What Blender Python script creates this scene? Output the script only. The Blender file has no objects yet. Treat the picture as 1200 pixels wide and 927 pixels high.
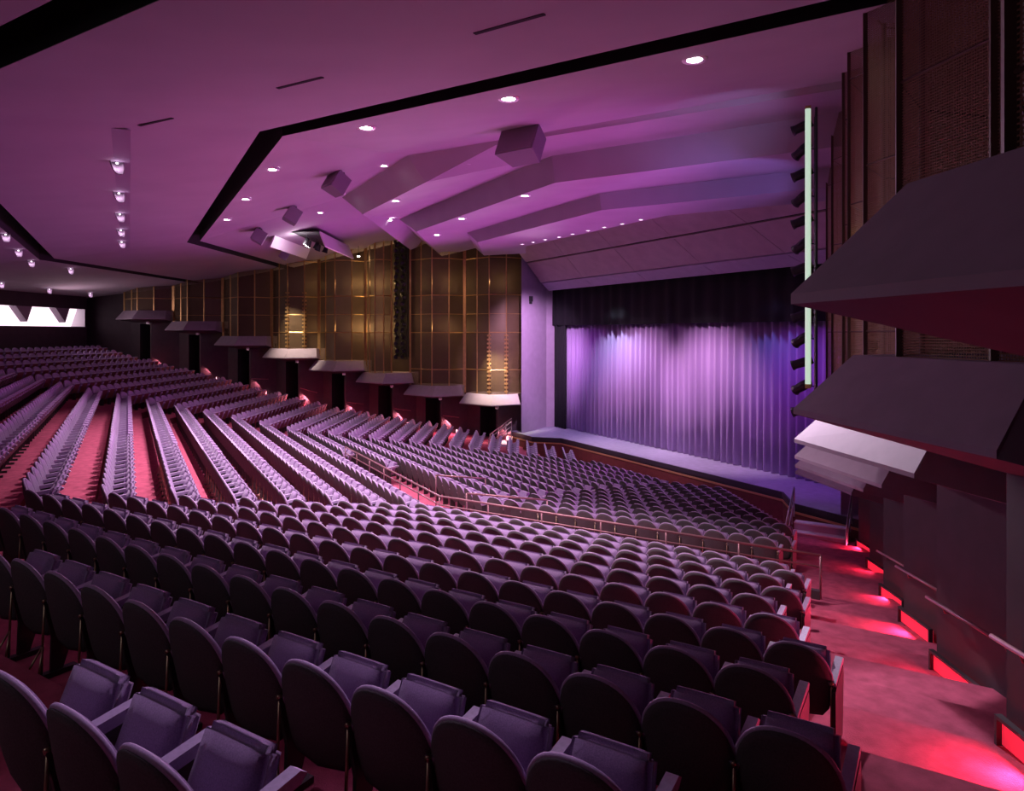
import bpy, bmesh, math, random
import numpy as np
from mathutils import Vector, Matrix
from mathutils.bvhtree import BVHTree
random.seed(7)
C = bpy.context.scene.collection
D = bpy.data
R = math.radians

# ------------------------------------------------------------------ frame of reference
# world: X = house right, Y = towards the stage, Z up, the camera stands at the origin
AZ = R(61.5)
F = 830.0
ex = (math.sin(AZ + math.pi/2), math.cos(AZ + math.pi/2))
ey = (math.sin(AZ), math.cos(AZ))
def w2c(x, y): return (x*ex[0] + y*ey[0], x*ex[1] + y*ey[1])
def c2w(X, Z): return (X*ex[0] + Z*ex[1], X*ey[0] + Z*ey[1])
def ray(px, py):
    X, Y = (px-600)/F, (390-py)/F
    w = c2w(X, 1.0)
    return Vector((w[0], w[1], Y)).normalized()
def at_h(px, py, H):
    Z = H*F/(390-py); X = (px-600)/F*Z
    w = c2w(X, Z); return Vector((w[0], w[1], H))
def to_px(p):
    X, Z = w2c(p[0], p[1])
    if Z < 0.05: return None
    return (600+F*X/Z, 390-F*p[2]/Z, Z)
XC = -24.0

# ------------------------------------------------------------------ materials
def nodes(name):
    m = D.materials.new(name); m.use_nodes = True
    nt = m.node_tree; b = nt.nodes['Principled BSDF']
    return m, nt, b
def mat(name, col, rough=0.6, metal=0.0, var=0.0, scale=8.0, bump=0.0, bscale=60.0, sheen=0.0, spec=0.5, coat=0.0):
    m, nt, b = nodes(name)
    b.inputs['Base Color'].default_value = (*col, 1)
    b.inputs['Roughness'].default_value = rough
    b.inputs['Metallic'].default_value = metal
    b.inputs['Specular IOR Level'].default_value = spec
    if sheen: b.inputs['Sheen Weight'].default_value = sheen
    if coat: b.inputs['Coat Weight'].default_value = coat
    tc = nt.nodes.new('ShaderNodeTexCoord')
    if var > 0:
        n = nt.nodes.new('ShaderNodeTexNoise'); n.inputs['Scale'].default_value = scale; n.inputs['Detail'].default_value = 5
        r = nt.nodes.new('ShaderNodeValToRGB')
        r.color_ramp.elements[0].position = .3; r.color_ramp.elements[1].position = .7
        r.color_ramp.elements[0].color = (*[c*(1-var) for c in col], 1)
        r.color_ramp.elements[1].color = (*[min(1, c*(1+var)) for c in col], 1)
        nt.links.new(tc.outputs['Object'], n.inputs['Vector'])
        nt.links.new(n.outputs['Fac'], r.inputs['Fac']); nt.links.new(r.outputs['Color'], b.inputs['Base Color'])
    if bump > 0:
        n2 = nt.nodes.new('ShaderNodeTexNoise'); n2.inputs['Scale'].default_value = bscale; n2.inputs['Detail'].default_value = 3
        bp = nt.nodes.new('ShaderNodeBump'); bp.inputs['Strength'].default_value = bump; bp.inputs['Distance'].default_value = .01
        nt.links.new(tc.outputs['Object'], n2.inputs['Vector'])
        nt.links.new(n2.outputs['Fac'], bp.inputs['Height']); nt.links.new(bp.outputs['Normal'], b.inputs['Normal'])
    return m
def emit(name, col, strength):
    m, nt, b = nodes(name)
    b.inputs['Base Color'].default_value = (*col, 1)
    b.inputs['Emission Color'].default_value = (*col, 1)
    b.inputs['Emission Strength'].default_value = strength
    return m
def wire_mat(name, col, cell_u, cell_v, wu, wv, metal=0.6, rough=.45):
    """woven wire mesh: real holes between the wires, laid out in metres along the panel's own UVs"""
    m, nt, b = nodes(name)
    b.inputs['Base Color'].default_value = (*col, 1); b.inputs['Metallic'].default_value = metal; b.inputs['Roughness'].default_value = rough
    uv = nt.nodes.new('ShaderNodeUVMap'); sep = nt.nodes.new('ShaderNodeSeparateXYZ'); nt.links.new(uv.outputs['UV'], sep.inputs[0])
    def band(out, cell, w):
        d = nt.nodes.new('ShaderNodeMath'); d.operation = 'DIVIDE'; d.inputs[1].default_value = cell
        f = nt.nodes.new('ShaderNodeMath'); f.operation = 'FRACT'
        l = nt.nodes.new('ShaderNodeMath'); l.operation = 'LESS_THAN'; l.inputs[1].default_value = w
        nt.links.new(out, d.inputs[0]); nt.links.new(d.outputs[0], f.inputs[0]); nt.links.new(f.outputs[0], l.inputs[0])
        return l.outputs[0]
    a = nt.nodes.new('ShaderNodeMath'); a.operation = 'MAXIMUM'
    nt.links.new(band(sep.outputs[0], cell_u, wu), a.inputs[0]); nt.links.new(band(sep.outputs[1], cell_v, wv), a.inputs[1])
    nt.links.new(a.outputs[0], b.inputs['Alpha'])
    return m

M = {}
M['fabric'] = mat('mauve_upholstery', (.33, .22, .41), .85, var=.22, scale=160, bump=.5, bscale=420, sheen=.25, spec=.2)
M['shell'] = mat('charcoal_back_fabric', (.095, .082, .092), .8, var=.2, scale=120, bump=.4, bscale=350, spec=.25)
M['trim'] = mat('mauve_piping', (.42, .30, .50), .6, var=.1, scale=90, spec=.4)
M['arm'] = mat('painted_armrest', (.46, .36, .55), .5, var=.1, scale=50)
M['pan'] = mat('red_seat_underside', (.15, .03, .045), .6, var=.1, scale=40)
M['standard'] = mat('dark_seat_standard', (.05, .042, .045), .5, var=.1)
M['brass'] = mat('brass_strut', (.45, .33, .22), .35, .9)
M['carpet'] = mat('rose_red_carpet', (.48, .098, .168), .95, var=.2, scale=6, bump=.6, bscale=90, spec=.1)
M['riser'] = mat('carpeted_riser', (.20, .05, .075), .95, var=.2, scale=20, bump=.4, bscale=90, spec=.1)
M['nosing'] = mat('aluminium_nosing', (.55, .5, .5), .4, .8)
M['ceil'] = mat('matt_ceiling_plaster', (.36, .31, .36), .9, var=.05, scale=.6, bump=.05, bscale=30, spec=.15)
M['slot'] = mat('black_slot', (.012, .013, .014), .9)
M['cloud'] = mat('matt_reflector_plaster', (.38, .32, .38), .8, var=.05, scale=.8, spec=.2)
M['header'] = mat('header_panel', (.42, .29, .33), .75, var=.08, scale=2)
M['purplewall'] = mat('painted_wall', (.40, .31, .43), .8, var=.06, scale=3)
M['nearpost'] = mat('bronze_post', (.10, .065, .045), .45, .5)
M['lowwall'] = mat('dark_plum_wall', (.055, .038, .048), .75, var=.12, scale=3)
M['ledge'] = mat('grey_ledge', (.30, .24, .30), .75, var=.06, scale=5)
M['dark'] = mat('dark_void', (.010, .010, .012), .9)
M['black'] = mat('black_metal', (.018, .018, .02), .5, .3)
M['blackcloth'] = mat('black_cloth', (.012, .012, .014), .95, bump=.2, bscale=40)
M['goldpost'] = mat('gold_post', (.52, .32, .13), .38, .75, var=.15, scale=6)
M['goldmesh'] = wire_mat('gold_wire_mesh', (.135, .085, .045), .055, .055, .36, .36, .30, .5)
M['nearmesh'] = wire_mat('bronze_wire_mesh', (.24, .15, .085), .024, .024, .30, .36)
M['backing'] = mat('brown_backing', (.06, .04, .03), .8, var=.3, scale=1.5)
M['stagefloor'] = mat('grey_stage_boards', (.36, .36, .46), .45, var=.12, scale=4)
M['stagefront'] = mat('red_brown_stage_front', (.14, .035, .032), .6, var=.15, scale=5)
M['gold'] = mat('gold_trim', (.75, .45, .22), .35, .6)
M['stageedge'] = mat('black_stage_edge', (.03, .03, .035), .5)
M['rail'] = mat('painted_rail', (.30, .15, .17), .4, .4)
M['steel'] = mat('steel_rail', (.6, .58, .6), .35, .8)
M['whitepaint'] = mat('white_paint', (.75, .72, .76), .5)
M['speaker'] = mat('grey_speaker_cloth', (.28, .22, .27), .85, bump=.3, bscale=150)
M['speakerbox'] = mat('grey_speaker_box', (.22, .19, .25), .6)
M['ladder'] = mat('black_ladder', (.03, .03, .035), .45, .5)
M['lamp'] = emit('lamp_glow', (1, .88, .95), 30)
M['lampsmall'] = emit('lamp_glow_small', (1, .85, .95), 5)
M['bulb'] = emit('work_lamp_glow', (1, .95, .9), 40)
M['cove'] = emit('cove_glow', (1, .80, .90), 1.25)
M['tube'] = emit('tube_glow', (.62, .85, .66), .75)
M['steplight'] = emit('step_light_glow', (1, .03, .08), .6)
M['pinklight'] = emit('pink_step_light_glow', (1, .45, .52), 3.0)
M['doorlamp'] = emit('ledge_lamp_glow', (1, .8, .85), 3)

def curtain_mat():
    m, nt, b = nodes('violet_curtain')
    b.inputs['Roughness'].default_value = .55; b.inputs['Sheen Weight'].default_value = .3
    tc = nt.nodes.new('ShaderNodeTexCoord'); mp = nt.nodes.new('ShaderNodeMapping'); mp.inputs['Scale'].default_value = (5, 5, .08)
    n = nt.nodes.new('ShaderNodeTexNoise'); n.inputs['Scale'].default_value = 2
    r = nt.nodes.new('ShaderNodeValToRGB')
    r.color_ramp.elements[0].color = (.33, .22, .45, 1); r.color_ramp.elements[1].color = (.46, .33, .58, 1)
    nt.links.new(tc.outputs['Object'], mp.inputs[0]); nt.links.new(mp.outputs[0], n.inputs['Vector'])
    nt.links.new(n.outputs['Fac'], r.inputs['Fac']); nt.links.new(r.outputs['Color'], b.inputs['Base Color'])
    return m
M['curtain'] = curtain_mat()

# ------------------------------------------------------------------ helpers
def tag(o, label=None, cat=None, group=None, kind=None):
    if label: o['label'] = label
    if cat: o['category'] = cat
    if group: o['group'] = group
    if kind: o['kind'] = kind
    return o
def empty(name, loc, rz=0, label=None, cat=None, group=None):
    o = D.objects.new(name, None); C.objects.link(o); o.location = loc; o.rotation_euler = (0, 0, rz)
    o.empty_display_size = .1
    return tag(o, label, cat, group)
class MB:
    def __init__(self): self.v = []; self.f = []; self.mi = []; self.uv = {}
    def quad(self, a, b, c, d, mi=0, uv=None):
        i = len(self.v); self.v += [tuple(a), tuple(b), tuple(c), tuple(d)]; self.f.append((i, i+1, i+2, i+3)); self.mi.append(mi)
        if uv: self.uv[len(self.f)-1] = uv
        return self
    def poly(self, pts, mi=0):
        i = len(self.v); self.v += [tuple(p) for p in pts]; self.f.append(tuple(range(i, i+len(pts)))); self.mi.append(mi); return self
    def add(self, vs, fs, mi=0):
        i = len(self.v); self.v += [tuple(p) for p in vs]
        for f in fs: self.f.append(tuple(i+k for k in f)); self.mi.append(mi)
        return self
    def box(self, lo, hi, mi=0, M4=None):
        x0, y0, z0 = lo; x1, y1, z1 = hi
        vs = [Vector(p) for p in ((x0,y0,z0),(x1,y0,z0),(x1,y1,z0),(x0,y1,z0),(x0,y0,z1),(x1,y0,z1),(x1,y1,z1),(x0,y1,z1))]
        if M4: vs = [M4 @ p for p in vs]
        return self.add(vs, [(0,3,2,1),(4,5,6,7),(0,1,5,4),(1,2,6,5),(2,3,7,6),(3,0,4,7)], mi)
    def prism(self, poly2, z0, z1, mi=0):
        """poly2 counter-clockwise outline, z0/z1 floats"""
        n = len(poly2)
        vs = [(p[0], p[1], z0) for p in poly2] + [(p[0], p[1], z1) for p in poly2]
        fs = [tuple(range(n-1, -1, -1)), tuple(range(n, 2*n))] + [(i, (i+1) % n, n+(i+1) % n, n+i) for i in range(n)]
        return self.add(vs, fs, mi)
    def tube(self, pts, r, n=8, mi=0, caps=True):
        pts = [Vector(p) for p in pts]; rings = []
        for i, p in enumerate(pts):
            d = (pts[min(i+1, len(pts)-1)] - pts[max(i-1, 0)]).normalized()
            up = Vector((0, 0, 1)) if abs(d.z) < .95 else Vector((1, 0, 0))
            a = d.cross(up).normalized(); b = d.cross(a).normalized()
            rings.append([p + a*r*math.cos(2*math.pi*k/n) + b*r*math.sin(2*math.pi*k/n) for k in range(n)])
        vs = [q for g in rings for q in g]; fs = []
        for i in range(len(pts)-1):
            for k in range(n): fs.append((i*n+k, (i+1)*n+k, (i+1)*n+(k+1) % n, i*n+(k+1) % n))
        if caps: fs.append(tuple(range(n))); fs.append(tuple(range((len(pts)-1)*n+n-1, (len(pts)-1)*n-1, -1)))
        return self.add(vs, fs, mi)
    def lathe(self, prof, n=16, M4=None, mi=0):
        vs = []; fs = []
        for r, z in prof:
            for k in range(n):
                p = Vector((r*math.cos(2*math.pi*k/n), r*math.sin(2*math.pi*k/n), z)); vs.append(M4 @ p if M4 else p)
        for i in range(len(prof)-1):
            for k in range(n): fs.append((i*n+k, i*n+(k+1) % n, (i+1)*n+(k+1) % n, (i+1)*n+k))
        return self.add(vs, fs, mi)
    def mesh(self, name, mats, smooth=False):
        me = D.meshes.new(name); me.from_pydata(self.v, [], self.f)
        if not isinstance(mats, (list, tuple)): mats = [mats]
        for m in mats: me.materials.append(m)
        me.polygons.foreach_set('material_index', self.mi)
        if self.uv:
            l = me.uv_layers.new(name='UVMap')
            for fi, uvs in self.uv.items():
                p = me.polygons[fi]
                for k, li in enumerate(p.loop_indices): l.data[li].uv = uvs[k]
        if smooth: me.polygons.foreach_set('use_smooth', [True]*len(me.polygons))
        me.update(); return me
    def build(self, name, mats, parent=None, smooth=False, bevel=0, weld=False, autos=None):
        me = self.mesh(name, mats, smooth)
        if weld or autos:
            bm = bmesh.new(); bm.from_mesh(me); bmesh.ops.remove_doubles(bm, verts=bm.verts, dist=1e-5)
            if weld: bmesh.ops.recalc_face_normals(bm, faces=bm.faces)
            bm.to_mesh(me); bm.free()
        o = D.objects.new(name, me); C.objects.link(o)
        if parent: o.parent = parent
        if bevel:
            b = o.modifiers.new('bevel', 'BEVEL'); b.width = bevel; b.segments = 2; b.limit_method = 'ANGLE'
        return o
def lights(kind, name, loc, energy, col, size=.2, target=None, angle=60, blend=.5, parent=None):
    l = D.lights.new(name, kind); l.energy = energy; l.color = col
    if kind == 'SPOT': l.spot_size = R(angle); l.spot_blend = blend; l.shadow_soft_size = size
    elif kind == 'POINT': l.shadow_soft_size = size
    elif kind == 'AREA': l.shape = 'DISK'; l.size = size
    o = D.objects.new(name, l); C.objects.link(o); o.location = loc
    if target is not None:
        o.rotation_euler = (Vector(target)-Vector(loc)).to_track_quat('-Z', 'Y').to_euler()
    return o
ORD = ['zeroth','first','second','third','fourth','fifth','sixth','seventh','eighth','ninth','tenth','eleventh','twelfth','thirteenth','fourteenth','fifteenth','sixteenth','seventeenth','eighteenth','nineteenth','twentieth',
       'twenty-first','twenty-second','twenty-third','twenty-fourth','twenty-fifth','twenty-sixth','twenty-seventh','twenty-eighth','twenty-ninth','thirtieth']

# ------------------------------------------------------------------ side wall frame
A = Vector((-14.7, 18.3)); U = Vector((.638, -.77)); N = Vector((-.77, -.638))
def side(sd, s, p, z=0.0):
    q = A + U*s + N*p
    x = q.x if sd > 0 else 2*XC - q.x
    return Vector((x, q.y, z))
SC = [1.61, 4.87, 7.75, 10.66, 13.6, 16.77, 20.1, 23.5]
LZ = [-3.88, -3.45, -2.78, -2.12, -1.42, -.70, .19, .86]       # lip height of each ledge
BND = [-.15] + [(SC[i]+SC[i+1])/2 for i in range(7)] + [25.3]

# ------------------------------------------------------------------ seating rows
RD = Vector((.872, .4894)); RN = Vector((-.4894, .872))
NREAR = 13
def row(k):
    """k >= 0 behind the rail, k < 0 in front; returns centre y, half width, floor z"""
    if k >= 0: return 6.0-1.064*k, 7.7+.506*k, -(4.12-.2567*k)-.86
    j = -k
    return 6.0+.82*j, 7.7-.327*j, -(4.12+.108*j)-.86
def rlen(k):
    if k >= 0: return 8.9+.31*k
    j = -k
    return 8.86-.28*j if j <= 6.6 else 7.0-.55*(j-6.6)
def wall_hit(J, p=-2.3, ymax=18.72):
    """distance along RD from J to the wall line offset p"""
    # (J + RD*t - A).N = p
    t = (p - (J - A).dot(N))/RD.dot(N)
    t2 = (ymax - J.y)/RD.y
    return max(.2, min(t, t2))
def polyline(k, back=0.0, z=None):
    y, w, zz = row(k)
    sl = .476 if k > 0 else .40
    y -= back; w += sl*back
    JR = Vector((XC+w, y)); t = wall_hit(JR)
    E = JR + RD*t
    zz = zz if z is None else z
    return [Vector((2*XC-E.x, E.y, zz)), Vector((2*XC-JR.x, JR.y, zz)), Vector((JR.x, JR.y, zz)), Vector((E.x, E.y, zz))]

fl = MB()
KS = list(range(NREAR+2, -16, -1))
for a, k in enumerate(KS[:-1]):
    P = polyline(k, .16); Q = polyline(KS[a+1], .16)
    zk = P[0].z
    for i in range(3):
        fl.quad(P[i], P[i+1], Vector((*Q[i+1].xy, zk)), Vector((*Q[i].xy, zk)), 0)      # tread
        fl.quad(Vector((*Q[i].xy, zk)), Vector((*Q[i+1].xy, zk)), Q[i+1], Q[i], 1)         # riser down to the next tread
zf = row(-15)[2]
Q = polyline(-15, .16)
fl.poly([Q[0], Q[1], Q[2], Q[3], Vector((Q[3].x+1.2, 19.95, zf)), Vector((Q[0].x-1.2, 19.95, zf))], 0)
fl.quad((-36, 15.5, zf-.03), (-12, 15.5, zf-.03), (-12, 23, zf-.03), (-36, 23, zf-.03), 0)
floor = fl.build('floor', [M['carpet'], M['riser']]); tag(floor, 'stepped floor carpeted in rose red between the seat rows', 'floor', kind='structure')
# ------------------------------------------------------------------ row nosings at the bends: light strips at the tread edges across the aisles
# ------------------------------------------------------------------ seats
def outline(n, hw=.270):
    pts = []
    for i in range(n+1):
        t = math.pi*i/n
        pts.append((hw*math.copysign(abs(math.cos(t))**.9, math.cos(t)), .55+.33*math.sin(t)**.95 if 0 < i < n else .55))
    low = [(-hw*.98, .46), (-hw*.90, .36), (-hw*.72, .295), (0, .275), (hw*.72, .295), (hw*.90, .36), (hw*.98, .46)]
    return pts + low
def bend(x, z, off, hw=.270):
    lean = -.20*(z-.30)
    return (x, .11+lean+.05*(x/hw)**2+off, z)
def shield(n, off0, off1, s=1.0, rings=(1, .86, .5), bulge0=-.028, bulge1=.03, mi=(0, 0, 0), mb=None):
    """closed arched pad between offsets off0 (rear) and off1 (front)"""
    mb = mb or MB()
    o = outline(n); cx, cz = 0, .56
    def ring(f, off, b):
        return [bend(x*f*s, cz+(z-cz)*f*s, off+b*(1-f*f)) for x, z in o]
    vs = []; fs = []; mis = []
    m = len(o)
    seq = [ring(f, off0, bulge0) for f in reversed(rings)] + [ring(f, off1, bulge1) for f in rings]
    for g in seq: vs += g
    for a in range(len(seq)-1):
        for k in range(m):
            fs.append((a*m+k, a*m+(k+1) % m, (a+1)*m+(k+1) % m, (a+1)*m+k))
            mis.append(mi[0] if a < len(rings)-1 else (mi[1] if a == len(rings)-1 else mi[2]))
    c0 = len(vs); vs.append(bend(0, cz, off0+bulge0)); c1 = len(vs); vs.append(bend(0, cz, off1+bulge1))
    L = (len(seq)-1)*m
    for k in range(m):
        fs.append((c0, (k+1) % m, k)); mis.append(mi[0])
        fs.append((c1, L+k, L+(k+1) % m)); mis.append(mi[2])
    i0 = len(mb.v); mb.v += vs
    for f, q in zip(fs, mis): mb.f.append(tuple(i0+k for k in f)); mb.mi.append(q)
    return mb
def fixn(me):
    bm = bmesh.new(); bm.from_mesh(me); bmesh.ops.recalc_face_normals(bm, faces=bm.faces); bm.to_mesh(me); bm.free(); return me
TILT = R(68)
CUSH = Matrix.Translation((0, .36, .325)) @ Matrix.Rotation(TILT, 4, 'X')
def cushion_mesh(name, mats, seg=3):
    bm = bmesh.new()
    bmesh.ops.create_cube(bm, size=1)
    bmesh.ops.subdivide_edges(bm, edges=bm.edges[:], cuts=3, use_grid_fill=True)
    for v in bm.verts:
        x, y, z = v.co
        X = x*.455*(1-.10*(y+.5)); Y = (y+.5)*.42; Z = (z+.5)*.115
        if z > 0: Z += .022*(1-(2*x)**2)*(1-(2*y)**2)
        v.co = (X, Y, Z)
    bmesh.ops.bevel(bm, geom=[e for e in bm.edges if len(e.link_faces) == 2 and e.calc_face_angle(0) > 1.0], offset=.03, segments=2, affect='EDGES')
    for f in bm.faces: f.smooth = True
    me = D.meshes.new(name); 
    for m in mats: me.materials.append(m)
    bm.normal_update()
    for f in bm.faces:
        if f.calc_center_median().z < .01: f.material_index = 1
    bm.transform(CUSH); bm.to_mesh(me); bm.free(); return me
def armrest_mb(sx=1):
    x = .27*sx
    mb = MB(); pr = [(.08, .60), (.50, .655), (.535, .63), (.50, .60), (.10, .545)]
    h = .031
    n = len(pr)
    vs = [(x-h, y, z) for y, z in pr] + [(x+h, y, z) for y, z in pr]
    fs = [tuple(range(n)), tuple(range(2*n-1, n-1, -1))] + [(i, n+i, n+(i+1) % n, (i+1) % n) for i in range(n)]
    return mb.add(vs, fs)
def leg_mb(sx=1):
    x = .27*sx; mb = MB()
    pr = [(.06, .60), (.12, .60), (.44, .61), (.46, .55), (.30, .34), (.20, .04), (.11, .04), (.12, .30)]
    h = .013; n = len(pr)
    vs = [(x-h, y, z) for y, z in pr] + [(x+h, y, z) for y, z in pr]
    mb.add(vs, [tuple(range(n)), tuple(range(2*n-1, n-1, -1))] + [(i, n+i, n+(i+1) % n, (i+1) % n) for i in range(n)])
    mb.box((x-.03, .0, 0), (x+.03, .30, .04)); return mb
def strut_mb(sx=1):
    x = .27*sx; mb = MB()
    mb.tube([(x, .075, .60), (x, .06, .32), (x, .05, .03)], .010, 6)
    mb.tube([(x, .06, .26), (x, -.09, .03)], .008, 6)
    mb.tube([(x, .06, .26), (x+.10*sx, -.02, .03)], .008, 6)
    mb.lathe([(0, -.012), (.014, -.012), (.014, .012), (0, .012)], 8, Matrix.Translation((x, .07, .60)) @ Matrix.Rotation(R(90), 4, 'X'))
    return mb
def end_mb(sx=1):
    x = .29*sx; mb = MB()
    pr = [(.04, .03), (.44, .03), (.50, .50), (.48, .60), (.10, .57), (.03, .55)]
    h = .016; n = len(pr)
    vs = [(x-h, y, z) for y, z in pr] + [(x+h, y, z) for y, z in pr]
    return mb.add(vs, [tuple(range(n)), tuple(range(2*n-1, n-1, -1))] + [(i, n+i, n+(i+1) % n, (i+1) % n) for i in range(n)])
def trim_mb():
    o = outline(20)[:21]
    mb = MB(); mb.tube([bend(x*1.0, .56+(z-.56)*1.0, .018) for x, z in o], .0155, 8); return mb
ME = {}
ME['backrest'] = fixn(shield(18, -.005, .020).mesh('backrest', M['shell'], True))
ME['back_cushion'] = fixn(shield(18, .018, .052, .95, bulge1=.02).mesh('back_cushion', M['fabric'], True))
ME['edge_piping'] = fixn(trim_mb().mesh('edge_piping', M['trim'], True))
ME['seat_cushion'] = cushion_mesh('seat_cushion', [M['fabric'], M['pan']])
ME['armrest'] = fixn(armrest_mb().mesh('armrest', M['arm']))
ME['armrest_l'] = fixn(armrest_mb(-1).mesh('armrest', M['arm']))
ME['leg'] = fixn(leg_mb().mesh('leg', M['standard']))
ME['leg_l'] = fixn(leg_mb(-1).mesh('leg', M['standard']))
ME['strut'] = fixn(strut_mb().mesh('brass_strut', M['brass'], True))
ME['end_panel'] = fixn(end_mb().mesh('end_panel', M['standard']))
SMATS = [M['shell'], M['trim'], M['fabric'], M['arm'], M['standard'], M['pan']]
def low_seat():
    mb = shield(10, -.008, .05, 1.02, rings=(1, .6), mi=(0, 1, 2))
    b = [CUSH @ Vector(p) for p in ((-.2,0,0),(.2,0,0),(.18,.42,0),(-.18,.42,0),(-.22,.02,.125),(.22,.02,.125),(.20,.40,.115),(-.20,.40,.115))]
    mb.add(b, [(0,3,2,1)], 5); mb.add(b, [(4,5,6,7),(0,1,5,4),(1,2,6,5),(2,3,7,6),(3,0,4,7)], 2)
    a = armrest_mb(); mb.add(a.v, a.f, 3)
    mb.box((.255, .10, 0), (.285, .26, .58), 4)
    bm = bmesh.new(); me = mb.mesh('t', SMATS); bm.from_mesh(me); bmesh.ops.recalc_face_normals(bm, faces=bm.faces); bm.to_mesh(me); bm.free()
    vs = np.array([v.co[:] for v in me.vertices], dtype=np.float32)
    fs = [tuple(p.vertices) for p in me.polygons]; mi = [p.material_index for p in me.polygons]
    return vs, fs, mi
PITCH = .54
seats = []          # x, y, z, rz, block, row k, index from the bend/aisle, flags
def in_view(x, y, z):
    q = to_px((x, y, z+.6))
    return q is not None and -40 < q[0] < 1240 and -40 < q[1] < 990
for k in range(NREAR, -16, -1):
    y, w, z = row(k)
    # right and left blocks
    n = int(round((rlen(k)-.2)/PITCH))
    skip_r = k in (-1, -2)
    for sd in (1, -1):
        if sd > 0 and (skip_r or k > 10): continue
        if sd < 0 and k == -15: continue
        nn = n
        for i in range(nn):
            t = .36+PITCH*i
            px_, py_ = w+RD.x*t, y+RD.y*t
            seats.append((XC+sd*px_, py_, z, math.atan2(RN.y, RN.x)-math.pi/2 if sd > 0 else -(math.atan2(RN.y, RN.x)-math.pi/2), 'R' if sd > 0 else 'L', k, nn-i, i == nn-1, i == 0))
    # centre block
    hw = w-.20
    n = int(2*hw/PITCH)
    for i in range(n):
        x = XC + (i-(n-1)/2)*PITCH
        if k == -1 and x > XC-1.5: continue
        if k == -2 and x > XC+1.0: continue
        seats.append((x, y, z, 0.0, 'C', k, n-i, False, False))
vis = [s for s in seats if in_view(s[0], s[1], s[2])]
def depth(s):
    q = to_px((s[0], s[1], s[2]+.6)); return q[2]
vis.sort(key=depth)
near, far = vis[:300], vis[300:]
def seat_label(s):
    x, y, z, rz, blk, k, i, last, first = s
    nm = ORD[k+1] if k >= 0 else ORD[max(1, -k-2)]
    if k < 0 and blk == 'R': return f'dark mauve folding seat, {ORD[i]} from the red side aisle, {nm} row in front of rail'
    if blk == 'R':
        if last: return f'mauve folding seat with end panel beside the red side aisle, {nm} row behind rail'
        return f'mauve folding seat, {ORD[i]} from the red side aisle in the {nm} row behind the rail'
    if blk == 'C' and k >= 0:
        return f'mauve folding seat, {ORD[i]} past the row bend, centre block, {nm} row behind rail'
    return f'dark mauve folding seat, {ORD[min(i,30)]} from its row end, {ORD[-k]} row in front of rail'
def part(mesh, name, parent):
    o = D.objects.new(name, mesh); C.objects.link(o); o.parent = parent; return o
for s in near:
    x, y, z, rz, blk, k, i, last, first = s
    t = empty('theatre_seat', (x, y, z), rz, seat_label(s), 'seat', 'mauve theatre seats in curved rows')
    b = part(ME['backrest'], 'backrest', t); part(ME['edge_piping'], 'edge_piping', b)
    part(ME['back_cushion'], 'back_cushion', t)
    part(ME['seat_cushion'], 'seat_cushion', t); part(ME['armrest'], 'armrest', t)
    g = part(ME['leg'], 'leg', t); part(ME['strut'], 'brass_strut', g)
    if last: part(ME['end_panel'], 'end_panel', t)
    if first: part(ME['armrest_l'], 'armrest', t); part(ME['leg_l'], 'leg', t)
vs, fs, mi = low_seat()
V = np.empty((len(far)*len(vs), 3), dtype=np.float32); FS = []; MI = []
for a, s in enumerate(far):
    c, sn = math.cos(s[3]), math.sin(s[3])
    V[a*len(vs):(a+1)*len(vs)] = np.stack([vs[:,0]*c-vs[:,1]*sn+s[0], vs[:,0]*sn+vs[:,1]*c+s[1], vs[:,2]+s[2]], 1)
    o = a*len(vs); FS += [tuple(o+q for q in f) for f in fs]; MI += mi
me = D.meshes.new('distant_theatre_seats'); me.from_pydata(V.tolist(), [], FS)
for m in SMATS: me.materials.append(m)
me.polygons.foreach_set('material_index', MI); me.update()
o = D.objects.new('distant_theatre_seats', me); C.objects.link(o)
tag(o, 'hundreds of smaller mauve seats filling the far, centre and front blocks of the hall', 'seats', 'mauve theatre seats in curved rows', 'stuff')

# ------------------------------------------------------------------ ceiling
def tri_line(yc, wl, wr, H, ext=None, off=0):
    """three-segment level line across the hall, ends run to the side walls"""
    JL = Vector((XC-wl, yc)); JR = Vector((XC+wr, yc))
    tl = wall_hit(Vector((2*XC-JL.x, yc)), -2.4, 22.0); tr = wall_hit(JR, -2.4, 22.0)
    if ext: tl = min(tl, ext[0]); tr = min(tr, ext[1])
    return [Vector((JL.x-RD.x*tl, yc+RD.y*tl, H)), Vector((JL.x, yc, H)), Vector((JR.x, yc, H)), Vector((JR.x+RD.x*tr, yc+RD.y*tr, H))]
def strip(mb, P, Q, mi=0):
    for i in range(len(P)-1): mb.quad(P[i], Q[i], Q[i+1], P[i+1], mi)
def slab(mb, P, Q, th, mi=0):
    up = Vector((0, 0, th))
    strip(mb, P, Q, mi); strip(mb, [q+up for q in Q], [p+up for p in P], mi)
    strip(mb, [p+up for p in P], P, mi); strip(mb, Q, [q+up for q in Q], mi)
    for i in (0, -1): mb.quad(P[i], P[i]+up, Q[i]+up, Q[i], mi)
S3 = tri_line(-10.2, 15.4, 15.4, 2.2)
S2a = tri_line(-3.25, 11.55, 11.55, 3.06); S2b = tri_line(-2.7, 11.3, 11.3, 3.12)
S1a = tri_line(2.25, 9.6, 9.6, 3.90); S1b = tri_line(2.75, 9.25, 9.25, 3.96)
F1 = tri_line(7.44, 3.75, 3.7, 5.34)
ceil_objs = []
mb = MB(); slab(mb, S3, S2a, .3); ceil_objs.append(tag(mb.build('ceiling', M['ceil']), 'rear ceiling plane above the back rows', 'ceiling', kind='structure'))
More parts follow.
